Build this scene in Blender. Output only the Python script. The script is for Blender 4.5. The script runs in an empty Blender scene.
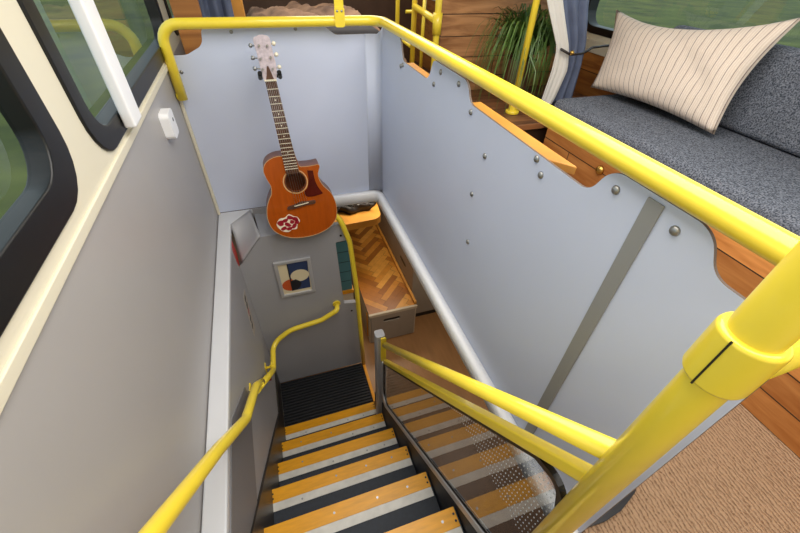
import bpy, bmesh, math, random
from mathutils import Vector, Matrix, geometry, noise
random.seed(7)
S = bpy.context.scene
COL = S.collection
# ---------------------------------------------------------------- camera
cam = bpy.data.cameras.new('camera'); cam.lens = 373/800*36; cam.sensor_width = 36; cam.clip_start = .01
co = bpy.data.objects.new('camera', cam); COL.objects.link(co)
RX, UP, BK = Vector((.94840,-.31565,.03001)), Vector((.18594,.63034,.75372)), Vector((-.25683,-.70925,.65651))
M = Matrix((RX, UP, BK)).transposed().to_4x4(); M.translation = Vector((0,0,1.18))
co.matrix_world = M
S.camera = co
# ---------------------------------------------------------------- world, light, exposure
S.view_settings.view_transform = 'Standard'; S.view_settings.look = 'None'
S.view_settings.exposure = -0.06; S.view_settings.gamma = 1.0
S.view_settings.use_curve_mapping = False
W = bpy.data.worlds.new('sky'); S.world = W; W.use_nodes = True
bg = W.node_tree.nodes['Background']; bg.inputs[0].default_value = (.80,.88,1,1); bg.inputs[1].default_value = 1.6
def area(name, loc, rot, sx, sy, power, col=(1,.97,.93)):
    l = bpy.data.lights.new(name,'AREA'); l.shape='RECTANGLE'; l.size=sx; l.size_y=sy; l.energy=power; l.color=col
    o = bpy.data.objects.new(name,l); o.location=loc; o.rotation_euler=rot; COL.objects.link(o); return o
area('overhead_fill', (.6,.5,1.74), (0,0,0), 1.3, 1.8, 44)  # unseen soft lamps added under the ceiling to brighten the upper deck
area('overhead_fill', (.75,3.3,1.74), (0,0,0), 1.0, 1.8, 26)
area('overhead_fill', (.35,-1.0,1.73), (math.radians(-30),0,0), 1.4, .7, 16)  # added fill behind the camera, in place of daylight from there
area('lower_deck_light', (.9,2.9,-.12), (0,0,0), .7, .3, 11, (1,.88,.7))
area('lower_deck_light', (1.3,1.4,-.12), (0,0,0), .5, .5, 7, (1,.9,.75))

# ---------------------------------------------------------------- materials
def srgb(c):
    return tuple(((v/255)/12.92 if v/255<=.04045 else ((v/255+.055)/1.055)**2.4) for v in c)+(1,)
MT = {}
def mat(name, c, rough=.5, metal=0, var=0, vs=8, stretch=(1,1,1), bump=0, bs=200, coat=0, spec=.5, c2=None):
    m = bpy.data.materials.new(name); m.use_nodes=True; n=m.node_tree.nodes; l=m.node_tree.links
    b=n['Principled BSDF']; b.inputs['Roughness'].default_value=rough; b.inputs['Metallic'].default_value=metal
    b.inputs['Coat Weight'].default_value=coat; b.inputs['Specular IOR Level'].default_value=spec
    col=srgb(c); b.inputs['Base Color'].default_value=col
    tc=n.new('ShaderNodeTexCoord')
    if var or c2:
        mp=n.new('ShaderNodeMapping'); mp.inputs['Scale'].default_value=stretch; l.new(tc.outputs['Object'],mp.inputs[0])
        ns=n.new('ShaderNodeTexNoise'); ns.inputs['Scale'].default_value=vs; ns.inputs['Detail'].default_value=5; l.new(mp.outputs[0],ns.inputs[0])
        cr=n.new('ShaderNodeValToRGB'); cr.color_ramp.elements[0].position=.3; cr.color_ramp.elements[1].position=.7
        lo=srgb(c2) if c2 else tuple(v*(1-var) for v in col[:3])+(1,)
        cr.color_ramp.elements[0].color=lo; cr.color_ramp.elements[1].color=col
        l.new(ns.outputs[0],cr.inputs[0]); l.new(cr.outputs[0],b.inputs['Base Color'])
    if bump:
        n2=n.new('ShaderNodeTexNoise'); n2.inputs['Scale'].default_value=bs; n2.inputs['Detail'].default_value=3; l.new(tc.outputs['Object'],n2.inputs[0])
        bp=n.new('ShaderNodeBump'); bp.inputs['Strength'].default_value=bump; bp.inputs['Distance'].default_value=.002
        l.new(n2.outputs[0],bp.inputs['Height']); l.new(bp.outputs[0],b.inputs['Normal'])
    MT[name]=m; return m
mat('yellow',(247,219,62),.3,coat=.35,var=.05,vs=12)
mat('panel',(203,211,232),.42,var=.04,vs=3)
mat('panel_edge',(112,96,84),.5)
mat('dots',(196,200,202),.5)
mat('laminate',(170,167,166),.34,var=.05,vs=3)
mat('lowpanel',(166,166,170),.45,var=.06,vs=3)
mat('trimwhite',(246,247,250),.35)
mat('ledge',(206,208,212),.35,var=.04,vs=6)
mat('cream',(220,213,192),.45)
mat('white',(246,247,250),.35)
mat('black',(13,13,14),.4,var=.2,vs=20)
mat('rubber',(26,27,31),.42)
mat('darktrim',(48,42,36),.4,var=.4,vs=14)
mat('steel',(160,160,158),.35,metal=.9)
mat('alum',(186,186,188),.4,metal=.25)
mat('grey_strip',(150,151,150),.45,metal=.2)
mat('tread',(34,42,54),.6,var=.3,vs=60)
mat('nosing_y',(236,164,8),.38,var=.18,vs=14,stretch=(1,6,1))
mat('nosing_w',(222,219,210),.4,var=.18,vs=25)
mat('orange_wood',(226,156,62),.45,var=.22,vs=9,stretch=(1,1,1))
mat('orange_edge',(226,150,30),.45,var=.1)
mat('birch',(206,190,165),.5,var=.1,vs=9,stretch=(1,1,6))
mat('greywood',(158,146,132),.5,var=.08,vs=7)
mat('teal',(70,118,126),.5)
mat('brass',(190,150,75),.25,metal=.9)
mat('felt',(50,54,66),.9)
mat('tan',(206,166,112),.4)
mat('guitar_top',(176,80,14),.25,coat=.4,var=.18,vs=5,stretch=(14,1,2))
mat('guitar_side',(134,70,38),.4,coat=.1,var=.3,vs=5,stretch=(1,1,6))
mat('rosewood',(92,58,40),.45,var=.35,vs=10,stretch=(12,1,2))
mat('pearl',(206,192,198),.3,var=.28,vs=90)
mat('guard',(88,22,14),.2,coat=.4,var=.35,vs=30)
mat('ivory',(235,226,200),.4)
mat('dark_red',(150,18,38),.4)
mat('notice_m',(178,170,160),.5)
mat('red',(196,60,58),.45)
mat('artcream',(226,212,176),.6); mat('artblue',(44,60,98),.6); mat('artorange',(196,84,38),.6); mat('artdark',(28,28,36),.6)
mat('soil',(50,38,28),.9); mat('pot',(120,84,62),.6,var=.2)
mat('leaf',(104,138,62),.45,c2=(58,88,36),vs=9)
mat('curtain',(104,114,140),.85,var=.25,vs=12,bump=.3,bs=300)
mat('lining',(226,222,214),.85,var=.06)
mat('floorwood',(176,128,82),.4,var=.18,vs=4,stretch=(6,1,1))
mat('throw',(176,138,108),.85,c2=(74,54,44),vs=4,bump=.3,bs=60)
mat('greyfab',(60,58,60),.9)
mat('leather',(38,30,26),.45,var=.3)
mat('grass',(106,112,40),.9,c2=(62,72,24),vs=.7)
mat('darkfloor',(92,66,48),.6,var=.3,vs=5,stretch=(1,6,1))
mat('ceiling_m',(238,236,230),.7)
mat('extgrey',(120,120,124),.5)
mat('plate_grey',(158,160,165),.4,var=.05)
def wood_planks(name, cols, axis, pw, rough=.5, length=1.4, grain=9, off=0):
    """planks run along `axis`; board width pw"""
    m=bpy.data.materials.new(name); m.use_nodes=True; n=m.node_tree.nodes; l=m.node_tree.links; b=n['Principled BSDF']
    b.inputs['Roughness'].default_value=rough
    tc=n.new('ShaderNodeTexCoord'); sp=n.new('ShaderNodeSeparateXYZ'); l.new(tc.outputs['Object'],sp.inputs[0])
    cb=n.new('ShaderNodeCombineXYZ')
    a,c=axis
    l.new(sp.outputs['XYZ'.index(a)],cb.inputs[0]); l.new(sp.outputs['XYZ'.index(c)],cb.inputs[1])
    br=n.new('ShaderNodeTexBrick'); l.new(cb.outputs[0],br.inputs[0]); br.offset=.37
    br.inputs['Scale'].default_value=1; br.inputs['Brick Width'].default_value=length; br.inputs['Row Height'].default_value=pw
    br.inputs['Mortar Size'].default_value=.0025; br.inputs['Color1'].default_value=(0,0,0,1); br.inputs['Color2'].default_value=(1,1,1,1); br.inputs['Mortar'].default_value=(.5,.5,.5,1)
    mp=n.new('ShaderNodeMapping'); mp.inputs['Scale'].default_value=(1.2,grain,1); l.new(cb.outputs[0],mp.inputs[0])
    ad=n.new('ShaderNodeVectorMath'); ad.operation='ADD'; l.new(mp.outputs[0],ad.inputs[0]); 
    sc=n.new('ShaderNodeVectorMath'); sc.operation='SCALE'; sc.inputs['Scale'].default_value=7; l.new(br.outputs['Color'],sc.inputs[0]); l.new(sc.outputs[0],ad.inputs[1])
    ns=n.new('ShaderNodeTexNoise'); ns.inputs['Scale'].default_value=3.2; ns.inputs['Detail'].default_value=6; ns.inputs['Distortion'].default_value=.7; l.new(ad.outputs[0],ns.inputs[0])
    cr=n.new('ShaderNodeValToRGB'); e=cr.color_ramp.elements; e[0].position=.3; e[0].color=srgb(cols[0]); e[1].position=.62; e[1].color=srgb(cols[1]); l.new(ns.outputs[0],cr.inputs[0])
    cr2=n.new('ShaderNodeValToRGB'); e=cr2.color_ramp.elements; e[0].position=.0; e[0].color=(.55,.5,.48,1); e[1].position=1; e[1].color=(1.15,1.12,1.1,1); l.new(br.outputs['Color'],cr2.inputs[0])
    mu=n.new('ShaderNodeMixRGB'); mu.blend_type='MULTIPLY'; mu.inputs[0].default_value=.8; l.new(cr.outputs[0],mu.inputs[1]); l.new(cr2.outputs[0],mu.inputs[2])
    # knots
    vo=n.new('ShaderNodeTexVoronoi'); vo.inputs['Scale'].default_value=5; l.new(cb.outputs[0],vo.inputs[0])
    cr3=n.new('ShaderNodeValToRGB'); e=cr3.color_ramp.elements; e[0].position=.035; e[0].color=(.25,.14,.08,1); e[1].position=.09; e[1].color=(1,1,1,1); l.new(vo.outputs['Distance'],cr3.inputs[0])
    m2=n.new('ShaderNodeMixRGB'); m2.blend_type='MULTIPLY'; m2.inputs[0].default_value=.9; l.new(mu.outputs[0],m2.inputs[1]); l.new(cr3.outputs[0],m2.inputs[2])
    m3=n.new('ShaderNodeMixRGB'); m3.inputs[2].default_value=(.03,.015,.008,1); l.new(br.outputs['Fac'],m3.inputs[0]); l.new(m2.outputs[0],m3.inputs[1])
    l.new(m3.outputs[0],b.inputs['Base Color']); MT[name]=m; return m
wood_planks('pine_bench',[(184,112,50),(222,154,84)],('Y','Z'),.105)
wood_planks('pine_wall',[(150,100,60),(214,160,108)],('X','Z'),.11)
wood_planks('pine_side',[(150,92,42),(196,132,66)],('Y','Z'),.3)
wood_planks('dark_planks',[(84,54,34),(136,92,58)],('X','Y'),.12)
def fabric(name,c,c2,scale=420,rough=.95,bump=.6,stripes=False):
    m=bpy.data.materials.new(name); m.use_nodes=True; n=m.node_tree.nodes; l=m.node_tree.links; b=n['Principled BSDF']
    b.inputs['Roughness'].default_value=rough; b.inputs['Specular IOR Level'].default_value=.15
    tc=n.new('ShaderNodeTexCoord')
    ns=n.new('ShaderNodeTexNoise'); ns.inputs['Scale'].default_value=scale; ns.inputs['Detail'].default_value=3; l.new(tc.outputs['Object'],ns.inputs[0])
    cr=n.new('ShaderNodeValToRGB'); e=cr.color_ramp.elements; e[0].position=.36; e[0].color=srgb(c2); e[1].position=.64; e[1].color=srgb(c); l.new(ns.outputs[0],cr.inputs[0])
    out=cr.outputs[0]
    if stripes:
        sp=n.new('ShaderNodeSeparateXYZ'); l.new(tc.outputs['UV'],sp.inputs[0])
        def stripe(freq,th,col,prev,phase=0):
            mu=n.new('ShaderNodeMath'); mu.operation='MULTIPLY_ADD'; mu.inputs[1].default_value=freq; mu.inputs[2].default_value=phase; l.new(sp.outputs[0],mu.inputs[0])
            fr=n.new('ShaderNodeMath'); fr.operation='FRACT'; l.new(mu.outputs[0],fr.inputs[0])
            lt=n.new('ShaderNodeMath'); lt.operation='LESS_THAN'; lt.inputs[1].default_value=th; l.new(fr.outputs[0],lt.inputs[0])
            mx=n.new('ShaderNodeMixRGB'); mx.inputs[2].default_value=srgb(col); l.new(lt.outputs[0],mx.inputs[0]); l.new(prev,mx.inputs[1]); return mx.outputs[0]
        out=stripe(84,.5,(212,195,179),out)
        out=stripe(24,.09,(138,122,116),out,.3)
    l.new(out,b.inputs['Base Color'])
    bp=n.new('ShaderNodeBump'); bp.inputs['Strength'].default_value=bump; bp.inputs['Distance'].default_value=.002; l.new(ns.outputs[0],bp.inputs['Height']); l.new(bp.outputs[0],b.inputs['Normal'])
    MT[name]=m; return m
fabric('tweed',(124,128,138),(52,57,66),210)
fabric('pillow_m',(226,213,199),(218,203,189),200,bump=.1,stripes=True)
def carpet():
    m=bpy.data.materials.new('carpet'); m.use_nodes=True; n=m.node_tree.nodes; l=m.node_tree.links; b=n['Principled BSDF']; b.inputs['Roughness'].default_value=1; b.inputs['Specular IOR Level'].default_value=.1
    tc=n.new('ShaderNodeTexCoord'); mp=n.new('ShaderNodeMapping'); mp.inputs['Rotation'].default_value=(0,0,.15); mp.inputs['Scale'].default_value=(1,.6,1); l.new(tc.outputs['Object'],mp.inputs[0])
    wv=n.new('ShaderNodeTexWave'); wv.inputs['Scale'].default_value=26; wv.inputs['Distortion'].default_value=5; wv.inputs['Detail'].default_value=3; wv.inputs['Detail Scale'].default_value=3; l.new(mp.outputs[0],wv.inputs[0])
    ns=n.new('ShaderNodeTexNoise'); ns.inputs['Scale'].default_value=180; ns.inputs['Detail'].default_value=2; l.new(tc.outputs['Object'],ns.inputs[0])
    ad=n.new('ShaderNodeMath'); ad.operation='ADD'; l.new(wv.outputs['Fac'],ad.inputs[0]); l.new(ns.outputs[0],ad.inputs[1])
    cr=n.new('ShaderNodeValToRGB'); e=cr.color_ramp.elements; e[0].position=.3; e[0].color=srgb((100,74,54)); e[1].position=1.3/1.5; e[1].color=srgb((168,138,110)); l.new(ad.outputs[0],cr.inputs[0]); l.new(cr.outputs[0],b.inputs['Base Color'])
    bp=n.new('ShaderNodeBump'); bp.inputs['Strength'].default_value=.7; bp.inputs['Distance'].default_value=.004; l.new(ad.outputs[0],bp.inputs['Height']); l.new(bp.outputs[0],b.inputs['Normal'])
    MT['carpet']=m
carpet()
def glass(name, tint, refl_ior=1.5, extra=0.0):
    m=bpy.data.materials.new(name); m.use_nodes=True; n=m.node_tree.nodes; l=m.node_tree.links; n.clear()
    o=n.new('ShaderNodeOutputMaterial'); t=n.new('ShaderNodeBsdfTransparent'); t.inputs[0].default_value=tint
    g=n.new('ShaderNodeBsdfGlossy'); g.inputs['Roughness'].default_value=.02
    f=n.new('ShaderNodeFresnel'); f.inputs['IOR'].default_value=refl_ior
    ad=n.new('ShaderNodeMath'); ad.operation='ADD'; ad.use_clamp=True; ad.inputs[1].default_value=extra; l.new(f.outputs[0],ad.inputs[0]); ge=n.new('ShaderNodeNewGeometry'); iv=n.new('ShaderNodeMath'); iv.operation='SUBTRACT'; iv.inputs[0].default_value=1; l.new(ge.outputs['Backfacing'],iv.inputs[1]); mq=n.new('ShaderNodeMath'); mq.operation='MULTIPLY'; l.new(ad.outputs[0],mq.inputs[0]); l.new(iv.outputs[0],mq.inputs[1])
    mx=n.new('ShaderNodeMixShader'); l.new(mq.outputs[0],mx.inputs[0]); l.new(t.outputs[0],mx.inputs[1]); l.new(g.outputs[0],mx.inputs[2]); l.new(mx.outputs[0],o.inputs[0]); MT[name]=m
glass('window_glass',(.80,.86,.84,1),1.5,.03)
glass('screen_glass',(.74,.76,.78,1),1.6,.12)

# ---------------------------------------------------------------- helpers
def link(name, me, m=None, parent=None, smooth=False, bevel=0, seg=2):
    o=bpy.data.objects.new(name,me); COL.objects.link(o)
    if m is not None:
        for x in (m if isinstance(m,(list,tuple)) else [m]): me.materials.append(MT[x])
    if smooth:
        for p in me.polygons: p.use_smooth=True
    if bevel:
        bv=o.modifiers.new('bevel','BEVEL'); bv.width=bevel; bv.segments=seg; bv.limit_method='ANGLE'; bv.angle_limit=math.radians(35)
        for p in me.polygons: p.use_smooth=True
        wn=o.modifiers.new('wn','WEIGHTED_NORMAL')
    if parent is not None:
        o.parent=parent; o.matrix_parent_inverse=Matrix.Translation(-Vector(parent.location))
    return o
def mesh(bm,name):
    bmesh.ops.recalc_face_normals(bm,faces=bm.faces); me=bpy.data.meshes.new(name); bm.to_mesh(me); bm.free(); return me
def tag(o,label=None,cat=None,group=None,kind=None):
    if label: o['label']=label
    if cat: o['category']=cat
    if group: o['group']=group
    if kind: o['kind']=kind
    return o
def thing(name,loc,label,cat,group=None):
    o=bpy.data.objects.new(name,None); o.location=loc; o.empty_display_size=.05; COL.objects.link(o); return tag(o,label,cat,group)
def struct(o): o['kind']='structure'; return o
def box(name,a,b,m,parent=None,bevel=0,seg=2):
    bm=bmesh.new(); x0,y0,z0=a; x1,y1,z1=b
    v=[bm.verts.new((x,y,z)) for x in(x0,x1) for y in(y0,y1) for z in(z0,z1)]
    for f in((0,1,3,2),(4,6,7,5),(0,4,5,1),(2,3,7,6),(0,2,6,4),(1,5,7,3)): bm.faces.new([v[i] for i in f])
    return link(name,mesh(bm,name),m,parent,bevel=bevel,seg=seg)
def fillet(pts,r,n=7,closed=False):
    """round the inner corners of a polyline"""
    P=[Vector(p) for p in pts]; N=len(P); out=[]
    for i in range(N):
        if not closed and i in(0,N-1): out.append(P[i]); continue
        p=P[i]; a=P[(i-1)%N]-p; b=P[(i+1)%N]-p; la,lb=a.length,b.length; a.normalize(); b.normalize()
        rr=r[i] if isinstance(r,(list,tuple)) else r
        if rr<=0: out.append(p); continue
        ang=a.angle(b,0)
        if ang>3.1: out.append(p); continue
        t=min(rr/math.tan(ang/2),la*.48,lb*.48); rr2=t*math.tan(ang/2)
        c=p+(a+b).normalized()*(rr2/math.sin(ang/2)); s=p+a*t-c; e=p+b*t-c; tot=s.angle(e)
        for k in range(n+1):
            w=k/n; out.append(c+(s*math.sin((1-w)*tot)+e*math.sin(w*tot))/math.sin(tot) if tot>1e-4 else p)
    return out
def tube_bm(bm,pts,r,seg=20,cap=True,taper=None):
    P=[Vector(p) for p in pts]; prev=None; rings=[]
    for i,p in enumerate(P):
        t=(P[min(i+1,len(P)-1)]-P[max(i-1,0)]).normalized()
        if prev is None:
            u=t.orthogonal().normalized()
        else: u=(prev-t*prev.dot(t)).normalized()
        prev=u; w=t.cross(u); rr=taper(i/(len(P)-1)) if taper else r
        rings.append([bm.verts.new(p+(u*math.cos(2*math.pi*k/seg)+w*math.sin(2*math.pi*k/seg))*rr) for k in range(seg)])
    for a,b in zip(rings,rings[1:]):
        for k in range(seg): bm.faces.new((a[k],a[(k+1)%seg],b[(k+1)%seg],b[k])).smooth=True
    if cap: bm.faces.new(rings[0][::-1]); bm.faces.new(rings[-1])
def tube(name,pts,r,m,parent=None,seg=20,fr=0):
    bm=bmesh.new(); tube_bm(bm,fillet(pts,fr) if fr else pts,r,seg); return link(name,mesh(bm,name),m,parent)
def inside(p,poly):
    c=False; n=len(poly)
    for i in range(n):
        a,b=poly[i],poly[i-1]
        if (a[1]>p[1])!=(b[1]>p[1]) and p[0]<(b[0]-a[0])*(p[1]-a[1])/(b[1]-a[1])+a[0]: c=not c
    return c
def plate_bm(bm,outer,holes,O,U,V,N,t0,t1):
    """2D region with holes, extruded from t0 to t1 along N"""
    loops=[list(outer)]+[list(h) for h in holes]; pts=[]; edges=[]
    for L in loops:
        s=len(pts); pts+= [Vector((p[0],p[1])) for p in L]; edges+=[(s+i,s+(i+1)%len(L)) for i in range(len(L))]
    vs,_,fs,_,_,_=geometry.delaunay_2d_cdt(pts,edges,[],0,1e-7)
    fs=[f for f in fs if inside(sum((vs[i] for i in f),Vector((0,0)))/len(f),loops[0]) and not any(inside(sum((vs[i] for i in f),Vector((0,0)))/len(f),h) for h in loops[1:])]
    O,U,V,N=map(Vector,(O,U,V,N)); A=[bm.verts.new(O+U*v[0]+V*v[1]+N*t0) for v in vs]; B=[bm.verts.new(O+U*v[0]+V*v[1]+N*t1) for v in vs]
    cnt={}
    for f in fs:
        bm.faces.new([A[i] for i in f][::-1]); bm.faces.new([B[i] for i in f])
        for i in range(len(f)):
            e=(f[i],f[(i+1)%len(f)]); cnt[e]=1
    for (i,j) in cnt:
        if (j,i) not in cnt: bm.faces.new((A[i],A[j],B[j],B[i]))
    for v in A+B:
        if not v.link_faces: bm.verts.remove(v)
def plate(name,outer,O,U,V,N,t0,t1,m,parent=None,holes=(),bevel=0,edge=None):
    bm=bmesh.new(); plate_bm(bm,outer,holes,O,U,V,N,t0,t1)
    if edge:
        bm.normal_update()
        for f in bm.faces:
            if abs(f.normal.dot(Vector(N)))<.5: f.material_index=1
        m=[m,edge]
    return link(name,mesh(bm,name),m,parent,bevel=bevel)
X,Y,Z=(1,0,0),(0,1,0),(0,0,1)
def rrect(a,b,c,d,r,n=6):  # (a,b)-(c,d)
    return [(p.x,p.y) for p in fillet([(a,b,0),(c,b,0),(c,d,0),(a,d,0)],r,n,True)]
def circ(cx,cy,r,n=28,ry=None): return [(cx+r*math.cos(2*math.pi*k/n),cy+(ry or r)*math.sin(2*math.pi*k/n)) for k in range(n)]
def cyl(name,p,d,r,h,m,parent=None,seg=18,bevel=0):
    p=Vector(p); d=Vector(d).normalized(); bm=bmesh.new(); tube_bm(bm,[p,p+d*h],r,seg); return link(name,mesh(bm,name),m,parent,bevel=bevel)
def dome(name,p,d,r,h,m,parent=None,seg=14):
    p=Vector(p); d=Vector(d).normalized(); u=d.orthogonal().normalized(); w=d.cross(u); bm=bmesh.new(); R=[]
    for k in range(6):
        a=k/5*math.pi/2; rr=max(r*math.cos(a),1e-4); R.append([bm.verts.new(p+d*h*math.sin(a)+(u*math.cos(2*math.pi*j/seg)+w*math.sin(2*math.pi*j/seg))*rr) for j in range(seg)])
    for A,B in zip(R,R[1:]):
        for j in range(seg): bm.faces.new((A[j],A[(j+1)%seg],B[(j+1)%seg],B[j])).smooth=True
    bm.faces.new(R[0][::-1]); bm.faces.new(R[-1]); return link(name,mesh(bm,name),m,parent)

WX=.577          # stairwell face of the right-hand partition
LX=-.374         # left side wall of the bus
BX=1.97          # right side wall
LZ=-1.72         # lower deck floor
# ================================================================ SETTING
# left wall: cream above, grey laminate below
WH1=rrect(-1.2,.80,.83,1.52,.10); WH2=rrect(.955,.785,2.20,1.52,.10)
struct(plate('wall_left',[(-1.5,.75),(5.2,.75),(5.2,1.78),(-1.5,1.78)],(LX,0,0),Y,Z,X,-.025,0,'cream',holes=[WH1,WH2,rrect(2.4,.785,4.6,1.52,.1)]))
struct(box('wall_left',(LX-.08,-1.5,-1.75),(LX-.002,5.2,.75),'laminate'))
def window(name,hole,O,N,sx,d,gask=.05,glassd=.055):
    """rubber gasket round the hole and a pane set back in it; O plane, N outward"""
    y0,z0,y1,z1=hole
    root=struct(plate(name,rrect(y0-.008,z0-.008,y1+.008,z1+.008,.108),O,Y,Z,N,-.006,glassd+.008,'black',holes=[rrect(y0+gask,z0+gask,y1-gask,z1-gask,.075)],bevel=.004))
    g=plate('pane',rrect(y0+gask-.004,z0+gask-.004,y1-gask+.004,z1-gask+.004,.075),O,Y,Z,N,glassd,glassd+.006,'window_glass',root)
    return root
w1=window('window_1',(-1.2,.80,.83,1.52),(LX,0,0),(-1,0,0),1,.06,gask=.055,glassd=.024)
w2=window('window_2',(.955,.785,2.20,1.52),(LX,0,0),(-1,0,0),1,.06,gask=.045,glassd=.03)
w3=window('window_3',(2.4,.785,4.6,1.52),(LX,0,0),(-1,0,0),1,.06,gask=.045,glassd=.03)
struct(box('trim_1',(LX-.001,-1.5,.742),(LX+.006,1.985,.764),'cream',bevel=.002))
struct(box('trim_2',(LX-.001,1.975,.0),(LX+.012,1.996,.742),'cream',bevel=.002))
# outer sill lines of the bus body seen through window 2
# right wall with window
struct(plate('wall_right',[(-1.5,.70),(5.2,.70),(5.2,1.78),(-1.5,1.78)],(BX,0,0),Y,Z,X,0,.03,'cream',holes=[rrect(-1.2,.80,2.27,1.52,.08),rrect(2.5,.80,4.6,1.52,.08)]))
struct(box('wall_right',(BX-.012,-1.5,0),(BX+.08,5.2,.70),'pine_side'))
struct(box('wall_right',(BX+.0,-1.5,-1.75),(BX+.08,5.2,-.05),'greywood'))
window('window_4',(-1.2,.80,2.27,1.52),(BX,0,0),(1,0,0),1,.05,gask=.03)
window('window_5',(2.5,.80,4.6,1.52),(BX,0,0),(1,0,0),1,.05,gask=.03)
struct(box('trim_3',(BX-.02,-1.5,.70),(BX,5.2,.765),'cream',bevel=.003))
# ends, ceiling
struct(box('wall_front',(LX-.08,5.2,-1.75),(BX+.08,5.28,1.78),'darkfloor'))
struct(box('wall_back',(LX-.08,-1.58,-1.75),(BX+.08,-1.5,1.78),'cream'))
struct(box('ceiling',(LX-.08,-1.58,1.76),(BX+.08,5.28,1.82),'ceiling_m'))
# upper floor, with the stairwell left open
struct(box('floor',(WX+.02,-1.5,-.05),(BX,1.72,0),'carpet'))
struct(box('floor',(WX+.02,1.72,-.05),(BX,5.2,0),'darkfloor'))
struct(box('floor',(LX,2.02,-.05),(WX+.02,5.2,0),'darkfloor'))
struct(box('floor',(LX,-1.5,-.05),(WX+.02,.105,0),'carpet'))
# lower floor and lower bulkhead behind the stairs
struct(box('floor',(LX,-1.5,LZ-.05),(BX,5.2,LZ),'floorwood'))
# ground outside
gb=bmesh.new()
for p in ((-60,-60),(60,-60),(60,60),(-60,60)): gb.verts.new((p[0],p[1],-2.2))
gb.faces.new(gb.verts); struct(link('ground',mesh(gb,'ground'),'grass'))

# ================================================================ STAIRWELL PANELS
def spts(pts,r): return [(p.x,p.y) for p in fillet([(a,b,0) for a,b in pts],r,6,True)]
def bolts(lst,N,parent,r=.009,m='steel'):
    for p in lst: dome('bolt',p,N,r,r*.75,m,parent)
# right panel, profile in (Y,Z)
pr=thing('partition_panel',(WX,1.0,0),'long pale blue-grey panel along the right side of the stairwell, with bolts and notched top','partition panel')
prof=[(.105,0),(1.965,0),(1.965,.882),(1.70,.882),(1.655,.80),(1.37,.80),(1.335,.875),(1.065,.875),(1.035,.82),(.505,.815),(.472,.88),(.27,.88),(.235,.82),(.105,.82)]
rr=[0,0,.01,.05,.04,.05,.03,.05,.04,.04,.05,.05,.04,0]
plate('board',[(p.x,p.y) for p in fillet([(a,b,0) for a,b in prof],rr,7,True)],(WX,0,0),Y,Z,X,0,.006,'panel',pr,edge='panel_edge')
box('cover_strip',(WX-.004,.351,.0),(WX,.384,.872),'grey_strip',pr,bevel=.0015)
bolts([(WX,y,z) for y,z in [(1.682,.776),(1.656,.786),(1.264,.852),(1.314,.801),(1.122,.852),(1.021,.80),(.90,.714),(.934,.569),(.905,.395),(.679,.805),(.65,.778),(.448,.849),(.318,.847)]],(-1,0,0),pr)
# far panel with rounded right corner (profile swept round)
pf=thing('partition_panel',(.1,2.0,0),'pale blue-grey panel across the far end of the stairwell, behind the guitar','partition panel')
prof=[(-.374,0),(.50,0),(.50,.845),(.36,.845),(.31,.882),(-.205,.882),(-.215,.82),(-.29,.785),(-.374,.785)]
rr=[0,0,0,.04,.05,.02,.05,.06,0]
plate('board',[(p.x,p.y) for p in fillet([(a,b,0) for a,b in prof],rr,7,True)],(0,2.0,0),X,Z,Y,0,.006,'panel',pf,edge='panel_edge')
bm=bmesh.new(); pa=[]
for k in range(11):
    a=k/10*math.pi/2; pa.append((.50+.077*math.sin(a),2.0-.035*(1-math.cos(a))))
V0=[(bm.verts.new((x,y,0)),bm.verts.new((x,y,.845+ .035*max(0,(i-5)/5)))) for i,(x,y) in enumerate(pa)]
for (a,b),(c,d) in zip(V0,V0[1:]): bm.faces.new((a,c,d,b)).smooth=True
o=link('corner_board',mesh(bm,'corner'),'panel',pf); s=o.modifiers.new('s','SOLIDIFY'); s.thickness=.006; s.offset=1
bolts([(x,2.0,z) for x,z in [(-.089,.866),(.182,.872),(-.33,.72)]],(0,-1,0),pf,.008)
# wooden caps behind the notches
tag(box('sill_board',(WX+.007,1.345,.770),(WX+.050,1.66,.793),'orange_wood',bevel=.003),'short orange wooden cap behind the farther notch of the right panel','wooden cap')
tag(plate('sill_board',[(.655,0),(1.06,0),(1.06,.042),(.60,.042)],(WX+.007,0,.795),Y,X,Z,0,.020,'orange_wood',bevel=.003),'long orange wooden cap behind the middle notch of the right panel','wooden cap')
# white lip round the well bottom
bm=bmesh.new()
path=[(.25,2.02),(.545,2.02),(.563,2.0),(.563,.3),(.563,.106)]
P=fillet([(.22,1.985,0),(.560,1.985,0),(.560,.108,0)],.05,8)
prevs=[]
for i,p in enumerate(P):
    t=(P[min(i+1,len(P)-1)]-P[max(i-1,0)]).normalized(); nrm=Vector((t.y,-t.x,0))
    sec=[(-.014,.012),(.014,.012),(.022,.004),(.022,-.05),(.012,-.055),(-.014,-.055)]
    prevs.append([bm.verts.new(p+nrm*a+Vector((0,0,b))) for a,b in sec])
for A,B in zip(prevs,prevs[1:]):
    for k in range(6): bm.faces.new((A[k],A[(k+1)%6],B[(k+1)%6],B[k])).smooth=True
bm.faces.new(prevs[0][::-1]); bm.faces.new(prevs[-1])
tag(link('edge_trim',mesh(bm,'edge_trim'),'trimwhite'),'white moulded lip running round the foot of the right and far panels','trim')

# left ledge
lg=thing('side_ledge',(LX,1,0),'pale grey ledge and boxed side panel under the grey left wall','ledge')
bm=bmesh.new()
A=[(LX,-.6),(LX,1.995),(-.19,1.995),(-.205,1.985),(-.309,1.87),(-.309,-.6)]
bm2=bmesh.new(); plate_bm(bm2,A,[],(0,0,0),X,Y,Z,-.03,.0); link('ledge_top',mesh(bm2,'ledge_top'),'ledge',lg,bevel=.006); bm.free()
box('side_panel',(LX,.108,LZ),(-.312,1.748,-.02),'lowpanel',lg)
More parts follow.
